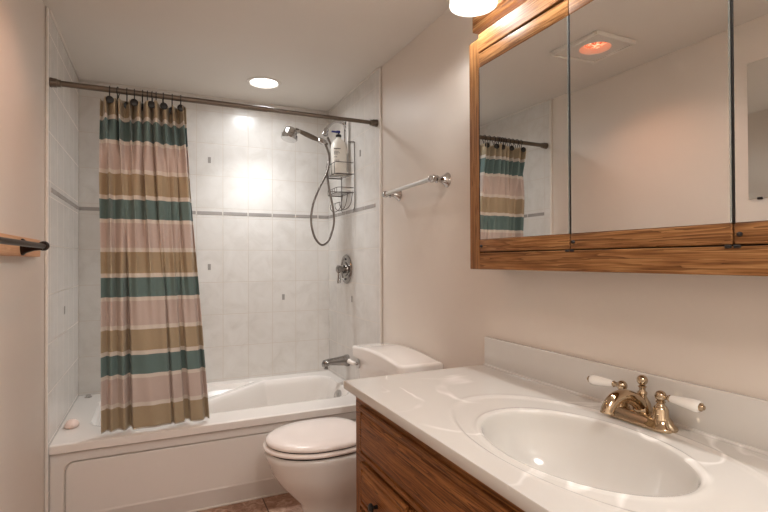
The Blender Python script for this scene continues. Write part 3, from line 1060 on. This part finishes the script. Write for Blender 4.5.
for (y0, y1) in ((1.092, 1.398), (.100, .405)):
    for (z0, z1) in ((.440, .573), (.275, .428), (.105, .263)):
        d = obj('drawer_front', routed(y0, y1, z0, z1, VF - .0008, .023), M['van_y'], va)
        knob((y0 + y1) / 2, (z0 + z1) / 2, d)
for (y0, y1, ky) in ((.752, 1.075, 1.030), (.420, .742, .465)):
    d = obj('door', routed(y0, y1, .105, .573, VF - .0008, .023), M['van_z'], va)
    knob(ky, .540, d)

# one-piece marble top with oval bowl
top = thing('marble_countertop', 'glossy cream marble vanity top with an oval sink moulded in', 'countertop', (.83, .745, VZ))
CX0, CX1, CY0, CY1, CZ = .545, XR - .001, .012, 1.482, .805
SX, SYY, SA, SB = .800, .768, .165, .238
bm = B()
NR, NA = 46, 160


def counter_z(x, y):
    r_ = sqrt(((x - SX) / SA) ** 2 + ((y - SYY) / SB) ** 2)
    dr_ = (r_ - 1) * .2                                     # rough metres outside the bowl edge
    ro = sqrt(((x - .818) / .218) ** 2 + ((y - .768) / .375) ** 2)
    z = CZ
    z -= .0025 * (1 - sstep(.955, 1.0, ro))                 # shallow dish around the bowl
    z += .0014 * math.exp(-((ro - 1.0) / .02) ** 2)
    if r_ < 1.10:
        z += .0025 * math.exp(-((r_ - 1.06) / .03) ** 2)
    if r_ < 1.02:
        k = min(1.0, max(0, (1.02 - r_) / 1.02))
        z -= .162 * (1 - (1 - k) ** 6.0) * sstep(0, .05, k) if k > 0 else 0
    return z


def ray_rect(a):
    dx, dy = cos(a), sin(a)
    s = 1e9
    if dx > 1e-9: s = min(s, (CX1 - SX) / dx)
    if dx < -1e-9: s = min(s, (CX0 - SX) / dx)
    if dy > 1e-9: s = min(s, (CY1 - SYY) / dy)
    if dy < -1e-9: s = min(s, (CY0 - SYY) / dy)
    return SX + dx * s, SYY + dy * s


ang = [2 * pi * k / NA for k in range(NA)] + [atan2(y - SYY, x - SX) % (2 * pi) for x in (CX0, CX1) for y in (CY0, CY1)]
ang = sorted(ang)
rin = [0.0, .06, .12, .2, .3, .4, .5, .6, .7, .78, .84, .88, .91, .935, .955, .97, .985, .995, 1.005, 1.015, 1.03, 1.045, 1.06, 1.075, 1.09, 1.11]
rings = []
cen = bm.verts.new((SX, SYY, counter_z(SX, SYY)))
for r_ in rin[1:]:
    rings.append([bm.verts.new((SX + SA * r_ * cos(a_), SYY + SB * r_ * sin(a_), counter_z(SX + SA * r_ * cos(a_), SYY + SB * r_ * sin(a_)))) for a_ in
                  [atan2(sin(a) / SB, cos(a) / SA) for a in ang]])
outer = [ray_rect(a) for a in ang]
inn = [(v_.co.x, v_.co.y) for v_ in rings[-1]]
NO = 46
for m_ in range(1, NO + 1):
    q = m_ / NO
    rings.append([bm.verts.new((i_[0] + (o_[0] - i_[0]) * q, i_[1] + (o_[1] - i_[1]) * q, counter_z(i_[0] + (o_[0] - i_[0]) * q, i_[1] + (o_[1] - i_[1]) * q))) for i_, o_ in zip(inn, outer)])
n = len(ang)
for k in range(n):
    bm.faces.new((cen, rings[0][k], rings[0][(k + 1) % n]))
for a, b in zip(rings, rings[1:]):
    for k in range(n):
        bm.faces.new((a[k], b[k], b[(k + 1) % n], a[(k + 1) % n]))
prev = rings[-1]
for ins, z in ((-.0015, CZ - .003), (-.0015, VZ + .004), (.0, VZ), (.05, VZ)):
    cur_ = []
    for (x, y) in outer:
        X = x - (ins if x > SX else -ins) * (1 if abs(x - CX1) < 1e-6 or abs(x - CX0) < 1e-6 else 0)
        Y = y - (ins if y > SYY else -ins) * (1 if abs(y - CY1) < 1e-6 or abs(y - CY0) < 1e-6 else 0)
        X = min(X, CX1)
        cur_.append(bm.verts.new((X, Y, z)))
    for k in range(n):
        bm.faces.new((prev[k], cur_[k], cur_[(k + 1) % n], prev[(k + 1) % n]))
    prev = cur_
obj('counter_and_bowl', bm, M['marble'], top, smooth=True, auto=50)
bm = B(); box(bm, XR - .020, XR - .001, CY0, CY1 - .004, CZ - .001, .908, .004, 3)
# cove where top meets splash
tube(bm, [(XR - .021, CY0 + .002, CZ + .001), (XR - .021, CY1 - .006, CZ + .001)], .005, 8)
obj('backsplash', bm, M['marble'], top, smooth=True, auto=40)
bm = B(); lathe(bm, [(.0, .003), (.018, .003), (.022, .0), (.022, -.004)], (SX, SYY, counter_z(SX, SYY) + .002), (0, 0, 1), 24)
obj('drain', bm, M['chrome'], top, smooth=True, auto=40)

# faucet
FX, FY, FZ = 1.042, .800, CZ - .0005
fa = thing('faucet', 'polished nickel two-handle faucet with white lever handles behind the oval sink', 'faucet', (FX, FY, FZ))


def stadium(hw, hl, z, n=16):
    out = []
    for k in range(n + 1):
        a = pi * k / n
        out.append((FX + hw * cos(a), FY + (hl - hw) + hw * sin(a), z))
    for k in range(n + 1):
        a = pi + pi * k / n
        out.append((FX + hw * cos(a), FY - (hl - hw) + hw * sin(a), z))
    return out


bm = B(); loft(bm, [stadium(.030, .086, FZ), stadium(.031, .087, FZ + .004), stadium(.029, .085, FZ + .008), stadium(.024, .078, FZ + .012), stadium(.023, .075, FZ + .020), stadium(.019, .070, FZ + .025), stadium(.013, .06, FZ + .027)])
obj('base', bm, M['fauc'], fa, smooth=True, auto=50)
bm = B()
tube(bm, [(FX + .004, FY, FZ + .020), (FX - .002, FY, FZ + .040), (FX - .026, FY, FZ + .058), (FX - .056, FY, FZ + .068), (FX - .088, FY, FZ + .064), (FX - .108, FY, FZ + .046), (FX - .112, FY, FZ + .034)],
     lambda s: .0170 - .0030 * s + .0015 * (s > .93), 18, 6)
obj('spout', bm, M['fauc'], fa, smooth=True, auto=60)
bm = B()
lathe(bm, [(.020, .02), (.021, .03), (.018, .045), (.012, .055), (.009, .062), (.011, .066), (.011, .070), (.007, .074), (.007, .080), (.010, .083), (.007, .086)] + [(a, b + .098) for a, b in ball(0, .0125, 10)][1:], (FX + .006, FY, FZ), (0, 0, 1), 24)
obj('centre_finial', bm, M['fauc'], fa, smooth=True, auto=50)
for s in (1, -1):
    y = FY + s * .051
    bm = B()
    lathe(bm, [(.021, .015), (.021, .024), (.017, .028), (.0165, .044), (.013, .050), (.009, .054), (.008, .058), (.011, .061), (.008, .064)] + [(a, b + .074) for a, b in ball(0, .0125, 10)][1:], (FX, y, FZ), (0, 0, 1), 24)
    d_ = Vector((-.10 if s > 0 else .02, s, -.03 if s > 0 else -.02)).normalized()
    o_ = Vector((FX, y, FZ + .074))
    lathe(bm, [(.006, .008), (.0055, .018), (.008, .021), (.007, .025)], o_, d_, 16)
    hd = obj('handle', bm, M['fauc'], fa, smooth=True, auto=50)
    bm = B(); lathe(bm, [(.0075, .024), (.009, .030), (.012, .055), (.0138, .076), (.0128, .086), (.009, .089)], o_, d_, 20)
    obj('lever', bm, M['porc'], hd, smooth=True, auto=50)['label'] = 'white porcelain lever'
    bm = B(); lathe(bm, [(.009, .087), (.009, .092), (.006, .094), (.005, .097), (.0, .099)], o_, d_, 16); obj('lever_cap', bm, M['fauc'], hd, smooth=True, auto=40)

# ------------------------------------------------------------------ mirror cabinet
mc = thing('mirror_cabinet', 'oak medicine cabinet with three mirrored doors on the right wall', 'cabinet', (XR, .755, 1.159))
FXm = .998            # face frame front
Ya, Yb = .105, 1.407
bm = B()
box(bm, FXm + .018, XR - .001, Ya, Ya + .015, 1.162, 1.93); box(bm, FXm + .018, XR - .001, Yb - .025, Yb - .010, 1.162, 1.93)
box(bm, FXm + .018, XR - .001, Ya + .015, Yb - .025, 1.162, 1.177); box(bm, FXm + .018, XR - .001, Ya + .015, Yb - .025, 1.915, 1.93)
box(bm, XR - .012, XR - .001, Ya + .015, Yb - .025, 1.177, 1.915)
obj('case', bm, M['oak_y'], mc)
bm = B()
box(bm, .981, FXm + .018, 1.352, Yb, 1.159, 1.935, .002, 2)
obj('stile', bm, M['oak_z'], mc)
bm = B(); box(bm, .981, FXm + .018, Ya, Ya + .055, 1.159, 1.935, .002, 2); obj('stile', bm, M['oak_z'], mc)
bm = B(); box(bm, .981, FXm + .018, Ya + .0555, 1.3515, 1.159, 1.214, .002, 2); obj('bottom_rail', bm, M['oak_y'], mc)
bm = B(); box(bm, .979, FXm + .018, Ya + .0555, 1.3515, 1.885, 1.947, .003, 2); obj('top_rail', bm, M['oak_y'], mc)
bm = B(); box(bm, .999, FXm + .018, Ya + .056, 1.351, 1.2145, 1.8845); obj('gap_shade_back', bm, M['dark'], mc)  # dark sheet close behind the doors, standing in for shade in their gaps
for n_, (y0, y1) in enumerate(((.9600, 1.349), (.5595, .9575), (.161, .5570))):
    th_ = radians(-.62) if n_ == 0 else 0                  # the first door stands a hair ajar at its far edge
    piv = Vector((.985, y0, 0))

    def swing(bm_):
        if th_:
            bmesh.ops.rotate(bm_, cent=piv, matrix=Matrix.Rotation(-th_, 3, 'Z'), verts=bm_.verts)
        return bm_
    bm = B(); box(bm, .983, .997, y0, y1, 1.217, 1.258, .004, 3); box(bm, .983, .997, y0, y1, 1.834, 1.882, .003, 2); box(bm, .988, .997, y0, y1, 1.258, 1.834)
    dr = obj('door', swing(bm), M['oak_y'], mc, smooth=True, auto=35)
    bm = B(); box(bm, .9838, .9878, y0 + .0035, y1 - .0035, 1.2585, 1.8335)
    obj('mirror_glass', swing(bm), M['mirror'], dr)
    bm = B(); box(bm, .9832, .9878, y0, y0 + .0033, 1.2585, 1.8335); obj('glass_edge', swing(bm), M['edge'], dr)
    bm = B(); box(bm, .9832, .9878, y1 - .0033, y1, 1.2585, 1.8335); obj('gap_shade_strip', swing(bm), M['dark'], dr)  # dark strip painted as the shaded gap between doors
    bm = B(); yk = y1 - .012; lathe(bm, [(.0045, -.001), (.0045, .004), (.003, .007), (.0, .008)], (.983, yk, 1.236), (-1, 0, 0), 12)
    obj('bumper', swing(bm), M['dark'], dr, smooth=True, auto=40)
for y in (.9575, .557):
    for y_ in (y - .008, y + .008):
        bm = B(); box(bm, .978, .983, y_ - .006, y_ + .006, 1.2105, 1.2165, .001, 1); obj('hinge', bm, M['dark'], mc)

# ------------------------------------------------------------------ vanity light
vl = thing('vanity_light', 'oak vanity light bar with ribbed glass shades above the mirror cabinet', 'wall light', (XR, .755, 2.02))
bm = B()
rgs = []
for ins, x in ((.0, XR - .001), (.0, 1.045), (.006, 1.040), (.018, 1.038), (.022, 1.030), (.030, 1.028)):
    rgs.append([(x, .06 + ins, 2.018 + ins), (x, 1.475 - ins, 2.018 + ins), (x, 1.475 - ins, 2.150 - ins), (x, .06 + ins, 2.150 - ins)])
loft(bm, rgs); obj('back_board', bm, M['oak_y'], vl)
bm = B(); box(bm, 1.06, 1.085, .92, 1.16, 2.006, 2.0185, .002, 1); obj('bracket', bm, M['dark'], vl)
for k, y in enumerate((1.315, .945, .575, .205)):
    sx_ = .935
    bm = B(); lathe(bm, [(.030, 0), (.030, .004), (.018, .012), (.008, .014)], (1.028, y, 2.10), (-1, 0, 0), 20)
    tube(bm, [(1.02, y, 2.10), (.985, y, 2.115), (.950, y, 2.135), (sx_, y, 2.130)], .007, 12, 5)
    lathe(bm, [(.010, 0), (.022, -.004), (.024, -.014), (.024, -.022)], (sx_, y, 2.140), (0, 0, 1), 20)
    obj('arm', bm, M['satin'], vl, smooth=True, auto=40)
    bm = B()
    pf = [(.024, 2.128), (.034, 2.118), (.052, 2.098), (.066, 2.070), (.0745, 2.038), (.0765, 2.026), (.0775, 2.023), (.0765, 2.020), (.0740, 2.021), (.0725, 2.030), (.0635, 2.066), (.049, 2.094), (.031, 2.113), (.021, 2.122)]
    rgz = []
    for i_, (r_, z) in enumerate(pf):
        fl = .022 if 1 <= i_ <= 4 or 9 <= i_ <= 12 else 0
        rgz.append([(sx_ + r_ * (1 + fl * cos(24 * a)) * cos(a), y + r_ * (1 + fl * cos(24 * a)) * sin(a), z) for a in [2 * pi * q / 144 for q in range(144)]])
    loft(bm, rgz + [rgz[0]], cap=False)
    bmesh.ops.remove_doubles(bm, verts=bm.verts, dist=1e-6)
    obj('shade', bm, M['shade'], vl, smooth=True, auto=70)
    bm = B(); lathe(bm, [(.011, 2.122), (.012, 2.112), (.020, 2.098), (.023, 2.084), (.020, 2.070), (.012, 2.062), (.0, 2.060)], (sx_, y, 0), (0, 0, 1), 20)
    obj('bulb', bm, M['bulb'], vl, smooth=True, auto=60)
    lamp('vanity_bulb_lamp', 'SPOT', (sx_, y, 2.010), P_BULB, (1, .995, .98), .03, spot_size=radians(178), spot_blend=.1)
    lamp('vanity_bulb_lamp', 'POINT', (sx_, y, 2.040), P_BULB * 1.6, (1, .995, .98), .03)
